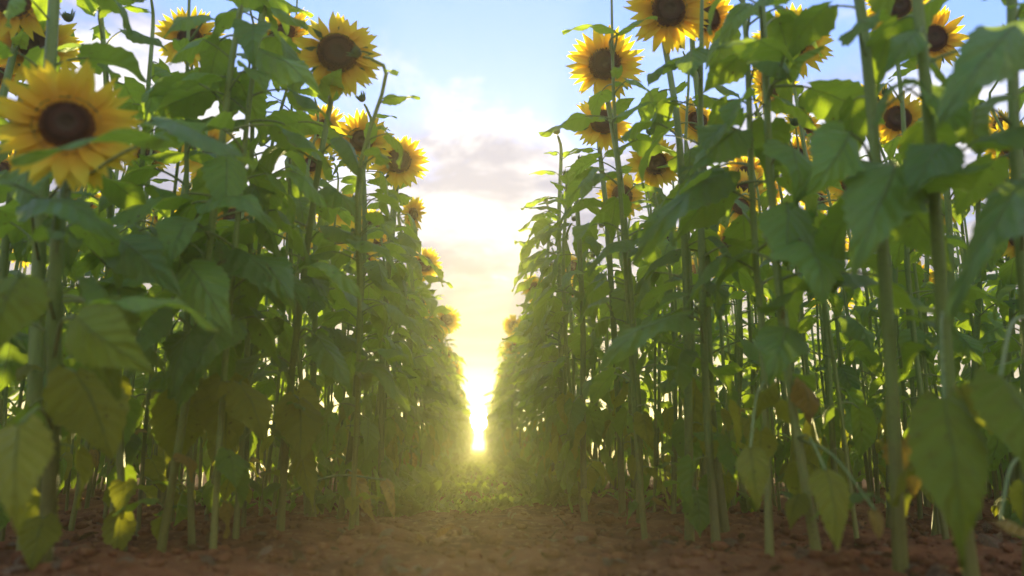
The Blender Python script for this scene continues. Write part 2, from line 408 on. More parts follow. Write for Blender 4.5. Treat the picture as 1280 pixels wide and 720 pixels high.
DISC_RAW = disc_geo(5, 40).merged()

def back_geo(seed, nb=22, spread=1.0):
    b = MB(); seg = 14; prof = [(.43, .0), (.42, -.06), (.30, -.15), (.10, -.20)]
    vs = [(r_ * math.cos(2 * math.pi * k / seg), r_ * math.sin(2 * math.pi * k / seg), z) for r_, z in prof for k in range(seg)]
    f = [(i * seg + k, i * seg + (k + 1) % seg, (i + 1) * seg + (k + 1) % seg, (i + 1) * seg + k) for i in range(3) for k in range(seg)]
    b.add(vs, f); rr = random.Random(seed)
    for k in range(nb):
        a = 2 * math.pi * k / nb + rr.uniform(-.1, .1); L = rr.uniform(.28, .42) * spread; up = rr.uniform(-.16, -.04)
        pts = [(.37, -.07, -.07), (.37, .07, -.07), (.37 + L * .5, .055, -.05 + up * .4), (.37 + L * .5, -.055, -.05 + up * .4), (.37 + L, 0, -.06 + up)]
        c, s = math.cos(a), math.sin(a)
        b.add([(x * c - y * s, x * s + y * c, z) for x, y, z in pts], [(0, 1, 2, 3), (3, 2, 4)])
    return b
BACK = [back_geo(k).mesh('flower_head', [M['bract']]) for k in range(2)]
RING = []
for k in range(4):
    b = MB()
    for q, m in petal_mats(900 + k): b.add(*xf(petal_geo(q, 3), m))
    RING.append(b.mesh('petal_ring', [M['petal']]))

def bud_geo(seed):
    """closed green bud wrapped in pointed bracts, facing +Z"""
    b = MB(); rr = random.Random(seed); seg = 10
    prof = [(.12, -.35), (.34, -.2), (.42, 0), (.36, .2), (.2, .34), (.03, .4)]
    b.add([(r_ * math.cos(2 * math.pi * k / seg), r_ * math.sin(2 * math.pi * k / seg), z) for r_, z in prof for k in range(seg)],
          [(i * seg + k, i * seg + (k + 1) % seg, (i + 1) * seg + (k + 1) % seg, (i + 1) * seg + k) for i in range(5) for k in range(seg)])
    for k in range(18):
        a = k * 2.39996; L = rr.uniform(.4, .75); z0 = rr.uniform(-.2, .1); out = rr.uniform(.1, .5)
        pts = [(.38, -.11, z0), (.38, .11, z0), (.40 + out * .5, .07, z0 + L * .6), (.40 + out * .5, -.07, z0 + L * .6), (.36 + out, 0, z0 + L)]
        c, s = math.cos(a), math.sin(a)
        b.add([(x * c - y * s, x * s + y * c, z) for x, y, z in pts], [(0, 1, 2, 3), (3, 2, 4)])
    return b
BUD = [bud_geo(k).mesh('bud', [M['bract']]) for k in range(3)]

# ------------------------------------------------------------------ plants
def facing(n, roll=0.0):
    n = Vector(n).normalized(); return n.to_track_quat('Z', 'Y').to_matrix().to_4x4() @ Matrix.Rotation(roll, 4, 'Z')

class Plant: pass
def stem_curve(base, top, head_n, rng, wob=0.02):
    base, top = Vector(base), Vector(top); d = top - base; pts = [base.copy()]
    side = Vector((rng.uniform(-1, 1), rng.uniform(-1, 1), 0))
    for t in (.25, .5, .75):
        pts.append(base + d * t + side * wob * math.sin(math.pi * t) * 1.5 + Vector((rng.uniform(-1, 1), rng.uniform(-1, 1), 0)) * wob * .35)
    if head_n is not None:
        n = Vector(head_n).normalized()
        pts.append(top - n * .13 + Vector((0, 0, -.035))); pts.append(top - n * .075 + Vector((0, 0, .012))); pts.append(top - n * .028)
    else: pts.append(top)
    return catmull(pts, 20)

def add_head(plant, center, n, diam, detail, rng, name='flower_head'):
    mat = Matrix.Translation(Vector(center) - plant.root.location) @ facing(n, rng.uniform(0, 6)) @ Matrix.Scale(diam * .56, 4)
    hd = link(name, rng.choice(BACK), plant.root, mat); dsc = rng.uniform(.80, 1.0)
    link('disc', rng.choice(DISC), hd, Matrix.Diagonal((dsc, dsc, 1, 1)))
    if detail:
        for q, m in petal_mats(rng.randrange(9999)): link('petal', PETAL[q], hd, m)
    else:
        o = link('petal_ring', rng.choice(RING), hd, Matrix.Rotation(rng.uniform(0, 6), 4, 'Z')); o['kind'] = 'stuff'
    return hd

def sunflower(base, top, label, group=None, head=None, diam=.3, n=(0, -1, .1), detail=False, near=False, nleaf=16, zlo=.25, zhi=.97,
              size=.25, radius=.018, seed=0, az_bias=None, bud=None, name='sunflower', bend=.035, zgap=None, nlow=0):
    rng = random.Random(seed)
    p = Plant(); p.root = bpy.data.objects.new(name, None); C.objects.link(p.root)
    p.root.empty_display_size = .1; p.root.location = base
    p.root['label'] = label; p.root['category'] = 'sunflower'
    if group: p.root['group'] = group
    base = Vector(base); top = Vector(top)
    cur = stem_curve(base, top, n if (head or bud) else None, rng, bend); p.curve = cur
    H = top.z - base.z
    rad = np.interp(np.linspace(0, 1, 20), [0, .04, .5, .9, 1], [radius * 1.1, radius * .95, radius * .8, radius * .5, radius * .38])
    sb = MB(); t = tube(cur - np.array(base), rad, 8 if near else 6)
    sides = 8 if near else 6
    sb.v.append(np.array(t[0])); sb.f = t[1]; sb.uv.append(np.array(t[2])); sb.n = len(t[0])
    sb.mi = [0] * len(t[1])
    link('stem', sb.mesh('stem', [M['stem']]), p.root)
    if head: add_head(p, top, n, diam, detail, rng)
    if bud: link('bud', rng.choice(BUD), p.root, Matrix.Translation(top - base) @ facing(n) @ Matrix.Scale(bud, 4))
    az = rng.uniform(0, 6.28)
    for k in range(nleaf):
        f = (k + rng.uniform(.1, .9)) / nleaf; z = zlo + (zhi - zlo) * f
        az += 2.4 + rng.uniform(-.5, .5); a = az
        if az_bias is not None and rng.random() < .45: a = az_bias + rng.uniform(-.9, .9)
        if zgap and zgap[0] < z * H + base.z < zgap[1]: continue
        hz = z * H
        if hz < .4 and rng.random() < .25: continue
        kind = 'top' if z > .86 else ('low' if hz < .62 else 'mid')
        s = size * rng.uniform(.7, 1.06) * float(np.interp(z, [0, .3, .6, .85, 1], [.8, 1.0, 1.05, .88, .45]))
        mk = 'leaf'
        if hz < .62:
            q = rng.random(); mk = 'leaf_old' if q < .42 else ('leaf_yellow' if q < .44 else 'leaf')
        i = int(np.searchsorted(cur[:16, 2], base.z + hz)); i = min(max(i, 1), 15)
        tt = (base.z + hz - cur[i - 1, 2]) / max(cur[i, 2] - cur[i - 1, 2], 1e-4); P = cur[i - 1] + (cur[i] - cur[i - 1]) * min(max(tt, 0), 1)
        m = Matrix.Translation(Vector(P) - base) @ Matrix.Rotation(a, 4, 'Z') @ Matrix.Rotation(R(rng.uniform(-14, 18)), 4, 'Y') @ Matrix.Rotation(R(rng.uniform(-18, 18)), 4, 'X') @ Matrix.Scale(s, 4)
        d = rng.choice(LEAF[kind])
        if near:
            lf = link('leaf', d[mk], p.root, m); link('petiole', d['petiole'], lf)
        else: link('leaf', d[mk + '_lo'], p.root, m)
    for k in range(nlow):               # small ageing leaves hanging on the lower stalk
        hz = rng.uniform(.10, .62); P = np.array([np.interp(base.z + hz, cur[:14, 2], cur[:14, c]) for c in range(3)])
        m = Matrix.Translation(Vector(P) - base) @ Matrix.Rotation(rng.uniform(0, 6.28), 4, 'Z') @ Matrix.Rotation(R(rng.uniform(-20, 10)), 4, 'Y') @ Matrix.Scale(rng.uniform(.09, .17), 4)
        q = rng.random(); mk = 'leaf_old' if q < .5 else ('leaf_yellow' if q < .55 else 'leaf'); d = rng.choice(LEAF[rng.choice(('low', 'mid'))])
        if near: lf = link('leaf', d[mk], p.root, m); link('petiole', d['petiole'], lf)
        else: link('leaf', d[mk + '_lo'], p.root, m)
    return p

def hero_leaf(p, P0, P1, width, up=(0, 0, 1), sag=.06, stem_z=None, mat='leaf', fold=12, wave=.02, twist=0, seed=1, label=None):
    """one particular leaf from blade base P0 to tip P1 with its petiole arching to the stem"""
    rng = random.Random(seed); P0, P1 = np.array(P0), np.array(P1); base = np.array(p.root.location)
    d = P1 - P0; L = np.linalg.norm(d); T0 = d / L; U = np.array(up, float); U -= T0 * U.dot(T0); U /= np.linalg.norm(U)
    B = np.cross(U, T0)
    def fr(u):
        q = P0 + d * u + U * (4 * sag * u * (1 - u)); T = d + U * (4 * sag * (1 - 2 * u)); T = T / np.linalg.norm(T)
        N = np.cross(T, B); N /= np.linalg.norm(N)
        return q - base, T, N, B
    g = blade(fr, width * .82, R(-fold * 1.8), wave * 2.2 * L, R(twist + rng.uniform(-25, 25)), rng, 22, 10, .06, .13 * L)
    lf = link('leaf', MB().add(*g).mesh('leaf', [M[mat]]), p.root)
    if label: lf['label'] = label
    z = stem_z if stem_z is not None else P0[2] - .04
    i = int(np.argmin(np.abs(p.curve[:, 2] - z))); S = p.curve[i]
    mid = (S + P0) / 2 + np.array([0, 0, .03]) - T0 * .02
    link('petiole', MB().add(*tube(catmull([S - base, mid - base, P0 - base], 9), np.linspace(.0055, .0038, 9), 6, False)).mesh('petiole', [M['petiole']]), lf)
    return lf

# ------------------------------------------------------------------ ground
def lump(x, y):
    return (.030 * np.sin(3.1 * x + 1.3 * np.sin(2.2 * y)) * np.cos(2.7 * y + .6) + .018 * np.sin(9.3 * x + 2 * np.sin(5 * y)) * np.sin(8.1 * y + 3 * np.cos(4 * x))
            + .010 * np.sin(23 * x + 3 * np.sin(17 * y)) * np.sin(21 * y + 2 * np.sin(13 * x)))
def ground_z(x, y):
    fade = np.exp(-np.maximum(np.abs(x) - 5, 0) / 3) * np.exp(-np.maximum(np.abs(y - 4) - 6, 0) / 4)
    return lump(x, y) * fade
def axis(lo, a, b, hi, step):
    inner = np.arange(a, b, step); g = [b]; s = step
    while g[-1] < hi: s *= 1.35; g.append(g[-1] + s)
    g2 = [a - step]; s = step
    while g2[-1] > lo: s *= 1.35; g2.append(g2[-1] - s)
    return np.concatenate([g2[::-1], inner, g])
gx, gy = axis(-85, -3.2, 3.2, 85, .045), axis(-60, 1.0, 6.0, 85, .045)
XX, YY = np.meshgrid(gx, gy); ZZ = ground_z(XX, YY)
nx, ny = len(gx), len(gy)
ii = (np.arange(ny - 1)[:, None] * nx + np.arange(nx - 1)[None, :]).ravel()
gb = MB(); gb.add(np.stack([XX.ravel(), YY.ravel(), ZZ.ravel()], 1), np.stack([ii, ii + 1, ii + nx + 1, ii + nx], 1).tolist())
ground = link('ground', gb.mesh('ground', [M['soil']])); ground['kind'] = 'structure'

def gpt(x, y): return Vector((x, y, float(ground_z(np.array(x), np.array(y))) - .015))

def clods():
    b = MB(); rr = random.Random(5)
    import itertools
    t = (1 + 5 ** .5) / 2
    ico = np.array([(-1, t, 0), (1, t, 0), (-1, -t, 0), (1, -t, 0), (0, -1, t), (0, 1, t), (0, -1, -t), (0, 1, -t), (t, 0, -1), (t, 0, 1), (-t, 0, -1), (-t, 0, 1)]) / math.sqrt(1 + t * t)
    F = [(0, 11, 5), (0, 5, 1), (0, 1, 7), (0, 7, 10), (0, 10, 11), (1, 5, 9), (5, 11, 4), (11, 10, 2), (10, 7, 6), (7, 1, 8), (3, 9, 4), (3, 4, 2), (3, 2, 6), (3, 6, 8), (3, 8, 9), (4, 9, 5), (2, 4, 11), (6, 2, 10), (8, 6, 7), (9, 8, 1)]
    for k in range(4200):
        y = 1.5 + 4.5 * rr.random() ** 1.3; x = rr.uniform(-1, 1) * (.75 * y + .4)
        s = .006 + .03 * rr.random() ** 3.2
        v = ico * np.array([rr.uniform(.7, 1.3) for _ in range(12)])[:, None] * np.array([1, rr.uniform(.7, 1.2), rr.uniform(.5, .8)]) * s
        a = rr.uniform(0, 6.28); v = v @ np.array([[math.cos(a), -math.sin(a), 0], [math.sin(a), math.cos(a), 0], [0, 0, 1]])
        b.add(v + np.array([x, y, float(ground_z(np.array(x), np.array(y))) + s * .25]), F)
    return b
o = link('soil_clods', clods().mesh('soil_clods', [M['soil']], True)); o['kind'] = 'stuff'
o['label'] = 'loose crumbs and clods of red brown soil on the ground'; o['category'] = 'soil'

# ------------------------------------------------------------------ the plants one can tell apart
TOFL = 'flowering sunflower'
used = []
def hero(base_px, top, label, **kw):
    """base_px: (pixel x, distance Y) of the foot; top: (pixel x, pixel y, distance Y) of the flower or stem tip"""
    b = at(base_px[0], 640, base_px[1]); b = gpt(b.x, b.y); t = at(*top); used.append((b.x, b.y))
    kw.setdefault('near', True); kw.setdefault('nlow', 4)
    if not kw.get('head') and not kw.get('bud') and t.z < 2.3: t = b + (t - b) * ((2.3 + .12 * math.sin(base_px[0])) / t.z); kw['nleaf'] = int(kw['nleaf'] * 1.6) + 3; kw['bud'] = .05; kw['n'] = (.2 * math.sin(base_px[0] * 3), -.4, .9)
    return sunflower(b, t, label, group='sunflowers in the rows %s of the gap' % ('left' if b.x < 0 else 'right'), **kw)

PL = {}
# left of the gap
PL['A'] = hero((62, 2.2), (84, 156, 1.95), 'short sunflower with a big yellow bloom low at the left edge', head=1, diam=.36, n=(.35, -1, .02), detail=True, nleaf=9, size=.26, radius=.022, seed=11, zlo=.35, zhi=.85)
PL['A2'] = hero((40, 2.42), (68, -40, 2.4), 'thick-stemmed sunflower beside the left edge, stem running out of the top', nleaf=10, size=.26, radius=.024, seed=12, zlo=.35)
PL['B'] = hero((-20, 2.9), (44, 56, 2.9), 'sunflower with a half-hidden bloom above the big low bloom at left', head=1, diam=.34, n=(.3, -1, -.15), detail=True, nleaf=11, seed=13)
PL['B2'] = hero((-50, 2.8), (16, 0, 2.75), 'sunflower whose bloom is cut by the top left corner', head=1, diam=.32, n=(.3, -1, -.2), detail=True, nleaf=10, seed=14)
PL['L5'] = hero((205, 2.75), (292, -30, 2.5), 'sunflower with a stem slanting right, between the left blooms', nleaf=14, size=0.29, radius=0.015, seed=15, zlo=0.24)
PL['L6'] = hero((245, 2.85), (238, -50, 2.75), 'tall straight sunflower left of centre, stem running out of the top', nleaf=14, size=0.29, radius=0.013, seed=16, zlo=0.24)
PL['L7'] = hero((297, 3.0), (318, -10, 2.9), 'slim leafy sunflower behind the large leaf at upper left', nleaf=15, size=0.27, radius=0.012, seed=17, zlo=0.25)
PL['C'] = hero((352, 3.1), (422, 66, 2.75), 'tall sunflower with the largest bloom left of the gap, against the sky', head=1, diam=.35, n=(.22, -1, -.08), detail=True, nleaf=16, size=.26, radius=.016, seed=18, zhi=.9, az_bias=-.4)
PL['L8'] = hero((440, 3.1), (446, 66, 2.62), 'slender sunflower with a green bud in front of the largest left bloom', bud=.05, n=(-.8, -.5, .3), nleaf=12, size=.21, radius=.011, seed=19, az_bias=-.2)
PL['D'] = hero((425, 3.8), (452, 176, 3.7), 'sunflower whose bloom is half hidden behind leaves left of the gap', head=1, diam=.33, n=(.1, -1, .05), detail=True, nleaf=16, seed=20, az_bias=-.2)
PL['E'] = hero((476, 4.2), (498, 201, 4.1), 'sunflower with a full round bloom at the edge of the gap, left side', head=1, diam=.335, n=(.12, -1, .05), detail=True, nleaf=18, seed=21, az_bias=-.3)
PL['F'] = hero((385, 4.1), (388, 206, 4.0), 'sunflower with a small bloom behind stems left of the gap', head=1, diam=.24, n=(.2, -1, .3), nleaf=15, seed=22)
PL['G'] = hero((490, 5.3), (516, 268, 5.2), 'sunflower with a drooping side-on bloom under the round bloom, left side', head=1, diam=.26, n=(.9, -.5, -.2), nleaf=18, seed=23, az_bias=-.2)
PL['H'] = hero((505, 6.9), (531, 330, 6.6), 'sunflower with a small bloom halfway down the left side of the gap', head=1, diam=.33, n=(.25, -1, .0), nleaf=17, seed=24, az_bias=-.2)
PL['I'] = hero((530, 8.6), (558, 400, 8.2), 'sunflower with a small orange bloom low on the left side of the gap', head=1, diam=.33, n=(.2, -1, .1), nleaf=19, seed=25, az_bias=-.2)
PL['J'] = hero((548, 12.6), (567, 462, 12.2), 'farthest sunflower with a visible bloom on the left side of the gap', head=1, diam=.34, n=(.2, -1, .1), nleaf=18, seed=26)
PL['K'] = hero((285, 4.3), (292, 272, 4.2), 'sunflower with a bloom seen between stems at middle left', head=1, diam=.31, n=(.1, -1, .1), nleaf=13, seed=27, detail=True)
PL['K2'] = hero((200, 5.0), (204, 270, 4.9), 'sunflower with a small dark-centred bloom deep among the left stems', head=1, diam=.26, n=(.3, -1, 0), nleaf=13, seed=28)
PL['L9'] = hero((160, 2.75), (128, -30, 2.8), 'sunflower left of the slanting stem, with bare lower stalk', nleaf=13, size=0.29, radius=0.014, seed=29, zlo=0.22)
PL['L10'] = hero((270, 2.65), (330, -60, 2.6), 'sunflower with pale lower stem, foot nearest the soil strip at left', nleaf=13, size=0.28, radius=0.012, seed=30, zlo=0.22)
PL['L11'] = hero((395, 3.45), (372, -10, 3.3), 'leafy sunflower just left of the largest left bloom', nleaf=15, size=0.25, radius=0.011, seed=31, zlo=0.22)
# right of the gap
PL['R1'] = hero((1204, 1.9), (1137, -60, 1.8), 'nearest sunflower at right, thick stem running out of the top', nleaf=6, size=.27, radius=.019, seed=41, zlo=.35, zgap=(.3, .8))
PL['R2'] = hero((1118, 2.04), (1050, -60, 2.0), 'sunflower with thick leaning stem, second from the right edge', nleaf=7, size=.26, radius=.020, seed=42, zlo=.35, zgap=(.3, .75))
PL['R3'] = hero((1018, 2.22), (962, -50, 2.25), 'sunflower with straight stem, third from the right edge', nleaf=9, size=.27, radius=.015, seed=43, zlo=.35, zgap=(.3, .7))
PL['R4'] = hero((958, 2.35), (934, -50, 2.45), 'sunflower with slim straight stem right of the soil strip middle', nleaf=10, size=.27, radius=.013, seed=44, zlo=.35, zgap=(.35, .65))
PL['R5'] = hero((893, 2.7), (878, -40, 2.7), 'leafy sunflower standing below the topmost right blooms', nleaf=13, size=.27, radius=.016, seed=45, az_bias=3.4)
PL['R6'] = hero((800, 3.4), (756, 80, 3.3), 'tall sunflower with a bloom at the edge of the gap, right side', head=1, diam=.36, n=(-.15, -1, -.08), detail=True, nleaf=15, seed=46, az_bias=3.3, zhi=.92)
PL['R7'] = hero((805, 3.05), (764, -30, 2.9), 'slender sunflower whose stem crosses the right edge bloom', nleaf=13, size=.22, radius=.012, seed=47, az_bias=3.3)
PL['R8'] = hero((860, 2.95), (836, 12, 2.9), 'sunflower with a large bloom touching the top edge, right of the gap', head=1, diam=.36, n=(.0, -1, -.2), detail=True, nleaf=12, seed=48, zhi=.85)
PL['R9'] = hero((905, 3.05), (884, 22, 3.0), 'sunflower with a bloom overlapping the topmost large bloom from the right', head=1, diam=.30, n=(.3, -1, -.1), detail=True, nleaf=12, seed=49, zhi=.85)
PL['R10'] = hero((778, 3.9), (754, 152, 3.8), 'sunflower with a bloom tucked under the right edge bloom', head=1, diam=.32, n=(.05, -1, .1), detail=True, nleaf=16, seed=50, az_bias=3.3)
PL['R11'] = hero((930, 4.3), (926, 258, 4.3), 'sunflower with small dark bloom behind stems, right of centre', head=1, diam=.26, n=(.1, -1, .1), nleaf=12, seed=51)
PL['R12'] = hero((905, 4.6), (914, 303, 4.5), 'sunflower with a low pale bloom behind stems, right of centre', head=1, diam=.28, n=(.1, -1, .1), nleaf=12, seed=52)
PL['R13'] = hero((1110, 3.5), (1122, 148, 3.4), 'sunflower with a bloom seen between the two thickest right stems', head=1, diam=.29, n=(-.2, -1, .0), detail=True, nleaf=9, seed=53)
PL['R14'] = hero((1165, 3.3), (1166, 48, 3.2), 'sunflower with a bloom near the top edge behind the nearest right stem', head=1, diam=.31, n=(-.2, -1, -.1), detail=True, nleaf=9, seed=54)
PL['R15'] = hero((1160, 4.1), (1172, 262, 4.0), 'sunflower with a small bloom below the gap-facing large leaf at right', head=1, diam=.26, n=(-.1, -1, .2), nleaf=10, seed=55)
PL['R16'] = hero((1265, 3.3), (1270, 186, 3.2), 'sunflower with an orange bloom cut by the right edge, upper one', head=1, diam=.28, n=(-.2, -1, .0), detail=True, nleaf=9, seed=56)
PL['R17'] = hero((1222, 3.7), (1234, 228, 3.6), 'sunflower with an upward-tilted bloom near the right edge', head=1, diam=.25, n=(-.1, -1, .6), nleaf=9, seed=57)
PL['R18'] = hero((1140, 4.6), (1147, 350, 4.5), 'sunflower with a low small bloom deep among the right stems', head=1, diam=.25, n=(-.1, -1, .1), nleaf=10, seed=58)
PL['R19'] = hero((1268, 3.6), (1274, 298, 3.5), 'sunflower with an orange bloom cut by the right edge, lower one', head=1, diam=.24, n=(-.2, -1, .0), nleaf=9, seed=59)
PL['R20'] = hero((712, 5.0), (696, 165, 4.9), 'budding sunflower with pointed top leaves against the sky, right of the gap', bud=.055, n=(-.3, -.6, .8), nleaf=20, seed=60, az_bias=3.2)
PL['R21'] = hero((692, 6.1), (682, 250, 6.0), 'lower budding sunflower at the right silhouette of the gap', bud=.06, n=(-.3, -.5, .8), nleaf=20, seed=61, az_bias=3.2)
PL['R22'] = hero((790, 5.2), (777, 262, 5.0), 'sunflower with a half-open yellow bud behind the right edge leaves', head=1, diam=.15, n=(-.4, -1, .3), nleaf=15, seed=62)
PL['R23'] = hero((1275, 2.0), (1262, -70, 1.9), 'sunflower at the right edge with big dark leaves across the top corner', nleaf=5, size=.28, radius=.018, seed=63, zlo=.5, zgap=(.3, .8))

# large single leaves one can pick out in the photograph
def HL(pk, p0, p1, w, **kw): return hero_leaf(PL[pk], at(*p0), at(*p1), w, **kw)
HL('A2', (190, 150, 1.95), (318, 212, 1.8), .16, up=(-.1, -.5, 1), sag=.03, seed=1)
HL('L7', (312, 62, 2.6), (404, 122, 2.3), .20, up=(0, -.7, .8), sag=.04, seed=2)
HL('A', (205, 172, 1.75), (15, 205, 1.72), .065, up=(0, .1, 1), sag=.03, seed=3)
HL('A', (95, 395, 1.75), (200, 470, 1.68), .19, up=(.2, -1, -.1), sag=.05, mat='leaf_olive', seed=4)
HL('A', (25, 345, 1.75), (-15, 455, 1.68), .20, up=(.4, -1, -.1), sag=.05, mat='leaf_olive', seed=5)
HL('A2', (120, 380, 1.9), (150, 500, 1.85), .24, up=(.1, -1, -.1), sag=.05, mat='leaf_olive', seed=6)
HL('A2', (130, 380, 1.9), (275, 412, 1.75), .10, up=(0, -.2, 1), sag=.04, seed=7)
HL('A', (25, 530, 1.7), (22, 668, 1.55), .17, up=(.4, -1, .1), sag=.04, seed=8, mat='leaf_old', label='yellowing leaf hanging low')
HL('L6', (262, 250, 2.4), (345, 285, 2.2), .2, up=(.1, -.6, .7), sag=.05, seed=9)
HL('L7', (318, 318, 2.6), (368, 385, 2.4), .22, up=(.3, -1, .4), sag=.04, seed=10)
HL('C', (345, 215, 2.7), (405, 262, 2.5), .17, up=(.2, -.5, .9), sag=.05, seed=11)
HL('C', (385, 330, 2.75), (450, 375, 2.5), .17, up=(.2, -.4, .9), sag=.05, seed=12)
HL('D', (440, 590, 3.2), (468, 652, 3.1), .10, up=(0, -1, .2), sag=.02, mat='leaf_yellow', seed=13, label='withered yellow leaf near the ground')
HL('C', (482, 600, 3.15), (492, 648, 3.05), .08, up=(.5, -1, .2), sag=.02, mat='leaf_yellow', seed=14, label='withered yellow leaf near the ground')
HL('A2', (40, 250, 2.0), (150, 300, 1.9), .20, up=(.1, -.7, .8), sag=.04, seed=51)
HL('L9', (150, 300, 2.3), (225, 370, 2.15), .22, up=(.1, -1, .3), sag=.05, seed=52)
HL('L5', (235, 330, 2.35), (290, 420, 2.2), .22, up=(.3, -1, .1), sag=.05, seed=53)
HL('L10', (290, 400, 2.5), (240, 480, 2.4), .20, up=(-.2, -1, .1), sag=.04, seed=54)
HL('C', (395, 420, 2.9), (440, 500, 2.7), .17, up=(.4, -1, .2), sag=.04, seed=55)
HL('L11', (375, 555, 3.1), (392, 640, 3.0), .13, up=(.1, -1, .1), sag=.03, mat='leaf_old', seed=56)
HL('L8', (455, 450, 2.9), (510, 515, 2.7), .14, up=(.3, -.7, .6), sag=.04, seed=57)
HL('L8', (440, 300, 2.8), (500, 345, 2.6), .12, up=(.2, -.4, 1), sag=.04, seed=58)
HL('R7', (790, 300, 2.9), (735, 345, 2.7), .13, up=(-.2, -.4, 1), sag=.04, seed=59)
HL('R6', (770, 215, 3.1), (712, 250, 2.95), .13, up=(-.2, -.3, 1), sag=.04, seed=60)
HL('L7', (312, 6, 2.75), (384, 38, 2.6), .15, up=(.1, -.6, .8), sag=.03, seed=71)
HL('L6', (262, 20, 2.6), (205, 48, 2.5), .14, up=(-.1, -.7, .7), sag=.03, seed=72)
HL('L9', (125, 12, 2.7), (180, 2, 2.6), .10, up=(.1, -.3, 1), sag=.03, seed=73)
HL('L5', (275, 95, 2.5), (215, 110, 2.4), .15, up=(-.1, -.5, .9), sag=.03, seed=74)
HL('R7', (768, 38, 2.85), (703, 42, 2.75), .08, up=(-.1, -.5, 1), sag=.03, seed=75)
HL('R7', (770, 44, 2.85), (822, 22, 2.75), .09, up=(.1, -.6, .9), sag=.02, seed=76)
HL('R7', (772, 145, 2.85), (850, 130, 2.7), .10, up=(0, -.4, 1), sag=.03, seed=77)
HL('R4', (940, 5, 2.3), (900, 60, 2.2), .16, up=(-.2, -.8, .5), sag=.04, seed=78)
HL('R1', (1150, 40, 1.75), (1108, 90, 1.65), .13, up=(-.2, -1, .4), sag=.03, seed=79)
HL('R3', (985, 95, 2.15), (1030, 60, 2.05), .13, up=(.1, -.9, .5), sag=.03, seed=80)
HL('R23', (1290, 20, 1.6), (1165, 170, 1.4), .19, up=(-.3, -.8, .5), sag=.05, seed=21)
HL('R2', (1062, 165, 1.85), (1008, 245, 1.75), .22, up=(.2, -1, .2), sag=.04, seed=22)
HL('R2', (1120, 205, 1.85), (1065, 340, 1.6), .27, up=(-.2, -1, .4), sag=.05, seed=23)
HL('R1', (1180, 180, 1.7), (1130, 255, 1.55), .17, up=(-.3, -1, .4), sag=.04, seed=24)
HL('R23', (1285, 225, 1.6), (1185, 400, 1.4), .14, up=(-.6, -.6, .6), sag=.03, seed=25)
HL('R3', (980, 70, 2.1), (895, 60, 1.95), .20, up=(0, -.4, 1), sag=.04, seed=26)
HL('R4', (925, 160, 2.35), (862, 220, 2.2), .20, up=(-.1, -1, .3), sag=.03, seed=27)
HL('R5', (905, 215, 2.4), (790, 330, 2.2), .20, up=(-.3, -.7, .7), sag=.05, seed=28)
HL('R3', (1000, 300, 2.0), (1030, 380, 1.8), .24, up=(0, -1, .3), sag=.04, seed=29)
HL('R5', (860, 395, 2.5), (740, 470, 2.35), .18, up=(-.1, -.6, .8), sag=.06, seed=30)
HL('R1', (1180, 500, 1.62), (1206, 715, 1.5), .20, up=(-.5, -1, -.1), sag=.05, stem_z=.65, mat='leaf_olive', seed=31)
HL('R23', (1250, 470, 1.6), (1290, 635, 1.5), .20, up=(-.1, -1, 0), sag=.05, stem_z=.7, mat='leaf_olive', seed=32)
HL('R3', (1032, 588, 2.0), (1046, 690, 1.85), .13, up=(-.2, -1, .15), sag=.03, stem_z=.42, mat='leaf_old', seed=33, label='yellow-green leaf hanging to the soil')
HL('R4', (938, 560, 2.1), (948, 640, 2.0), .12, up=(-.4, -1, .2), sag=.03, stem_z=.5, mat='leaf_old', seed=34, label='yellow-green leaf hanging to the soil')
HL('R3', (1094, 638, 1.95), (1098, 676, 1.9), .055, up=(0, -1, .2), sag=.01, stem_z=.3, mat='leaf_yellow', seed=35, label='small withered yellow leaf')
HL('R23', (1250, 650, 1.75), (1300, 690, 1.6), .08, up=(0, -.5, 1), sag=.02, stem_z=.3, mat='leaf_yellow', seed=36, label='withered yellow leaf at the right edge')
HL('R3', (985, 410, 2.1), (960, 480, 1.95), .20, up=(-.3, -1, .3), sag=.04, seed=37)
HL('R2', (1095, 270, 1.9), (1150, 215, 1.8), .19, up=(.1, -1, .5), sag=.04, seed=38)

# ------------------------------------------------------------------ rows of plants filling the field
rr = random.Random(77)
rows = []
for side in (-1, 1):
    for k in range(9):
        x0 = side * (.56 + .42 * k); ystart = (3.4, 2.95, 2.75, 2.75, 2.75, 2.6, 2.6, 2.6, 2.6)[k] + (.0 if side < 0 else -.1)
        y = ystart + rr.uniform(0, .2); yend = 46 if k == 0 else (9 if k == 1 else 6.9)
        while y < yend:
            rows.append((side, k, x0 + rr.uniform(-.07, .11) * side, y + rr.uniform(-.06, .06))); y += (.30 if k == 0 else (.25 if y < 4 else .21)) if y < 16 else .42
def seen(x, y):
    return abs(x / y - .045) < .78
single, far = [], []
for s, k, x, y in rows:
    if not seen(x, y) and y < 8 and k < 7: continue
    if any((x - a) ** 2 + (y - b) ** 2 < .0225 for a, b in used): continue
    lim = (13.5, 8.2, 6.4, 6.0, 5.8, 5.6, 5.6, 0, 0)[k]
    (single if y < lim else far).append((s, k, x, y))
print('single plants', len(single), 'far', len(far), 'heroes', len(PL))

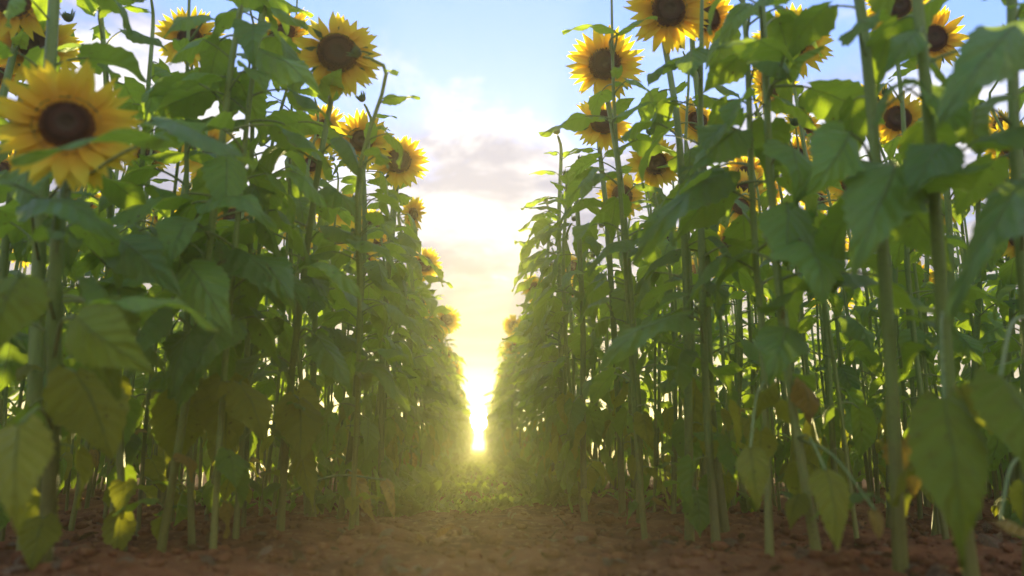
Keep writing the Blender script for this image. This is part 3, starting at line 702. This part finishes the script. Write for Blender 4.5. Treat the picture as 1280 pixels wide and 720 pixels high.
ORD = 'first second third fourth fifth sixth seventh eighth ninth tenth eleventh twelfth thirteenth fourteenth fifteenth sixteenth seventeenth eighteenth nineteenth twentieth'.split()
ORD += ['twenty-' + q for q in ORD[:9]] + ['thirtieth'] + ['thirty-' + q for q in ORD[:9]] + ['fortieth'] + ['forty-' + q for q in ORD[:9]] + ['fiftieth'] + ['fifty-' + q for q in ORD[:9]]
place = {}
for s in (-1, 1):                       # count every plant of a row from its front end, the hand-placed ones included
    for k in range(7):
        line = [(y, i) for i, (s2, k2, x, y) in enumerate(single) if s2 == s and k2 == k]
        line += [(y, None) for x, y in used if (x < 0) == (s < 0) and round((abs(x) - .56) / .42) == k]
        for q, (y, i) in enumerate(sorted(line, key=lambda e: e[0])):
            if i is not None: place[i] = q
for i, (s, k, x, y) in enumerate(single):
    r = random.Random(1000 + i); H = r.uniform(1.62, 2.2) if k == 0 else r.uniform(1.8, 2.3)
    sd = 'left' if s < 0 else 'right'
    flower = r.random() < ((.4 if y > 7.5 else 0) if k == 0 else (.5 if s < 0 else .4))
    what = 'blooming sunflower' if flower else 'budding sunflower'
    label = f'{what}, {ORD[place[i]]} plant from the front in the {ORD[k]} row {sd} of the gap'
    group = f'sunflowers in the rows {sd} of the gap'
    b = gpt(x, y); t = Vector((x + r.uniform(-.07, .07), y + r.uniform(-.08, .04), H))
    n = (r.uniform(-.5, .5), -1, r.uniform(-.3, .3))
    nl = 24 if k == 0 else (11 if k < 2 else 9 if y < 4 else 7)
    sunflower(b, t, label, group=group, head=1 if flower else None, diam=r.uniform(.24, .33), n=n if flower else (r.uniform(-.5, .5), -.5, .9),
              bud=None if flower else r.uniform(.035, .055), near=False, nleaf=nl, size=.215, radius=r.uniform(.010, .016) if k == 0 else r.uniform(.008, .0135), seed=2000 + i, nlow=4 if k < 3 else 2,
              az_bias=(3.3 if s > 0 else -.15) if k == 0 else None, zlo=.10 if k == 0 else r.choice((.08, .2, .4, .5)))

# the rest of the field, too far to tell plants apart
def far_variant(seed):
    r = random.Random(seed); b = MB(); H = 1.0
    b.add(*tube([(0, 0, 0), (.01, 0, .5), (0, .01, 1.86)], [.016, .013, .008], 4), mi=1)
    az = r.uniform(0, 6)
    for k in range(17):
        z = .2 + 1.62 * (k + r.random()) / 17; az += 2.4 + r.uniform(-.4, .4)
        kind = 'top' if z > 1.62 else ('low' if z < .6 else 'mid'); s = .26 * r.uniform(.8, 1.1) * (1 if z < 1.4 else .6)
        d = r.choice(LEAF[kind])['raw']
        b.add(*xf(d, Matrix.Translation((0, 0, z)) @ Matrix.Rotation(az, 4, 'Z') @ Matrix.Rotation(R(r.uniform(-10, 15)), 4, 'Y') @ Matrix.Scale(s, 4) @ Matrix.Translation((.42, 0, .15)) @ Matrix.Translation((-.42, 0, -.15))))
    if seed % 2:
        hm = Matrix.Translation((0, -.03, 1.88)) @ facing((r.uniform(-.4, .4), -1, r.uniform(-.2, .2))) @ Matrix.Scale(.15, 4)
        for k in range(15): b.add(*xf(petal_geo(k, 3), hm @ Matrix.Rotation(k * 2 * math.pi / 15, 4, 'Z') @ Matrix.Translation((.37, 0, 0)) @ Matrix.Diagonal((.62, 1.1, .62, 1))), mi=2)
        b.add(*xf((DISC_RAW[0], DISC_RAW[1]), hm), mi=3)
    return b.merged()
FV = [far_variant(k) for k in range(7)]
fb = MB(); r = random.Random(9)
for s, k, x, y in far:
    V = r.choice(FV); a = r.uniform(-.5, .5); sc = r.uniform(.9, 1.1); ca, sa = math.cos(a) * sc, math.sin(a) * sc
    v = V[0] @ np.array([[ca, sa, 0], [-sa, ca, 0], [0, 0, sc]]) + np.array([x, y, -.01])
    n0 = fb.n; fb.v.append(v); fb.uv.append(V[2]); fb.f += [tuple(q + n0 for q in ff) for ff in V[1]]; fb.mi += V[3]; fb.n += len(v)
o = link('distant_sunflowers', fb.mesh('distant_sunflowers', [M['leaf'], M['stem'], M['petal'], M['disc']])); o['kind'] = 'stuff'
o['label'] = 'far rows of sunflowers merging into a mass toward the sun'; o['category'] = 'sunflower field'

# low weeds in the gap and between the rows
wb = MB(); r = random.Random(21)
for k in range(3400):
    y = 4.2 + 36 * r.random() ** 2.0
    x = r.uniform(-1, 1) * (.55 if r.random() < .8 else 1.6)
    h = r.uniform(.04, .20) * (.7 + .5 * min(1, (y - 3.3) / 5)) * (1.0 if abs(x) > .3 else .5)
    z0 = float(ground_z(np.array(x), np.array(y))) - .01
    for q in range(r.randint(3, 5)):
        a = r.uniform(0, 6.28); L = h * r.uniform(.6, 1.2); w_ = L * r.uniform(.16, .34); el = r.uniform(.5, 1.3)
        c, s_ = math.cos(a), math.sin(a); ce, se = math.cos(el), math.sin(el)
        P = [(0, 0, 0), (L * .5 * ce, 0, L * .55 * se), (L * ce * 1.1, 0, L * .8 * se)]
        hw = (.15 * w_, w_, .05 * w_); zz = h * r.uniform(0, .5)
        vs = []
        for (px, _, pz), ww in zip(P, hw):
            for e in (-1, 1): vs.append((x + px * c - e * ww * s_, y + px * s_ + e * ww * c, z0 + zz + pz))
        wb.add(vs, [(0, 1, 3, 2), (2, 3, 5, 4)], [(0, 0), (0, 1), (.5, 0), (.5, 1), (1, 0), (1, 1)])
o = link('weeds', wb.mesh('weeds', [M['weed']])); o['kind'] = 'stuff'
o['label'] = 'low yellow green weeds covering the ground of the gap'; o['category'] = 'weeds'

# dry fallen leaves on the soil
lb = MB(); r = random.Random(33)
for k in range(260):
    y = 1.9 + 2.2 * r.random(); x = r.uniform(-1, 1) * .75 * y; s = r.uniform(.03, .085)
    d = r.choice(LEAF['mid'])['raw']; v = np.array(d[0]); v = v - v.mean(0)
    m = Matrix.Translation((x, y, float(ground_z(np.array(x), np.array(y))) + s * .22)) @ Matrix.Rotation(r.uniform(0, 6.28), 4, 'Z') @ Matrix.Rotation(R(r.uniform(-70, 10)), 4, 'Y') @ Matrix.Rotation(R(r.uniform(-30, 30)), 4, 'X') @ Matrix.Scale(s, 4)
    lb.add(*xf((v, d[1], d[2]), m))
o = link('leaf_litter', lb.mesh('leaf_litter', [M['leaf_dry']])); o['kind'] = 'stuff'
o['label'] = 'dry brown leaf scraps scattered on the soil'; o['category'] = 'leaf litter'

# ------------------------------------------------------------------ haze
hz_m, t, o_ = new_mat('haze_air')
pv = t.node('ShaderNodeVolumePrincipled'); pv.inputs['Color'].default_value = (1, 0.95, 0.60, 1)
pv.inputs['Density'].default_value = 0.0125; pv.inputs['Anisotropy'].default_value = 0.55
t.l.new(pv.outputs[0], o_.inputs['Volume'])
x0, x1, y0, y1, z0, z1 = -125, 125, -90, 125, -1.1, 2.65
hv = [(x, y, z) for z in (z0, z1) for y in (y0, y1) for x in (x0, x1)]
hb = MB(); hb.add(hv, [(0, 2, 3, 1), (4, 5, 7, 6), (0, 1, 5, 4), (2, 6, 7, 3), (0, 4, 6, 2), (1, 3, 7, 5)])
hz = link('haze', hb.mesh('haze', [hz_m], False)); hz['kind'] = 'stuff'
hz['label'] = 'pale sunlit haze hanging over the field'; hz['category'] = 'haze'
print('objects', len(bpy.data.objects), 'gx', gx[0], gx[-1], gy[0], gy[-1])
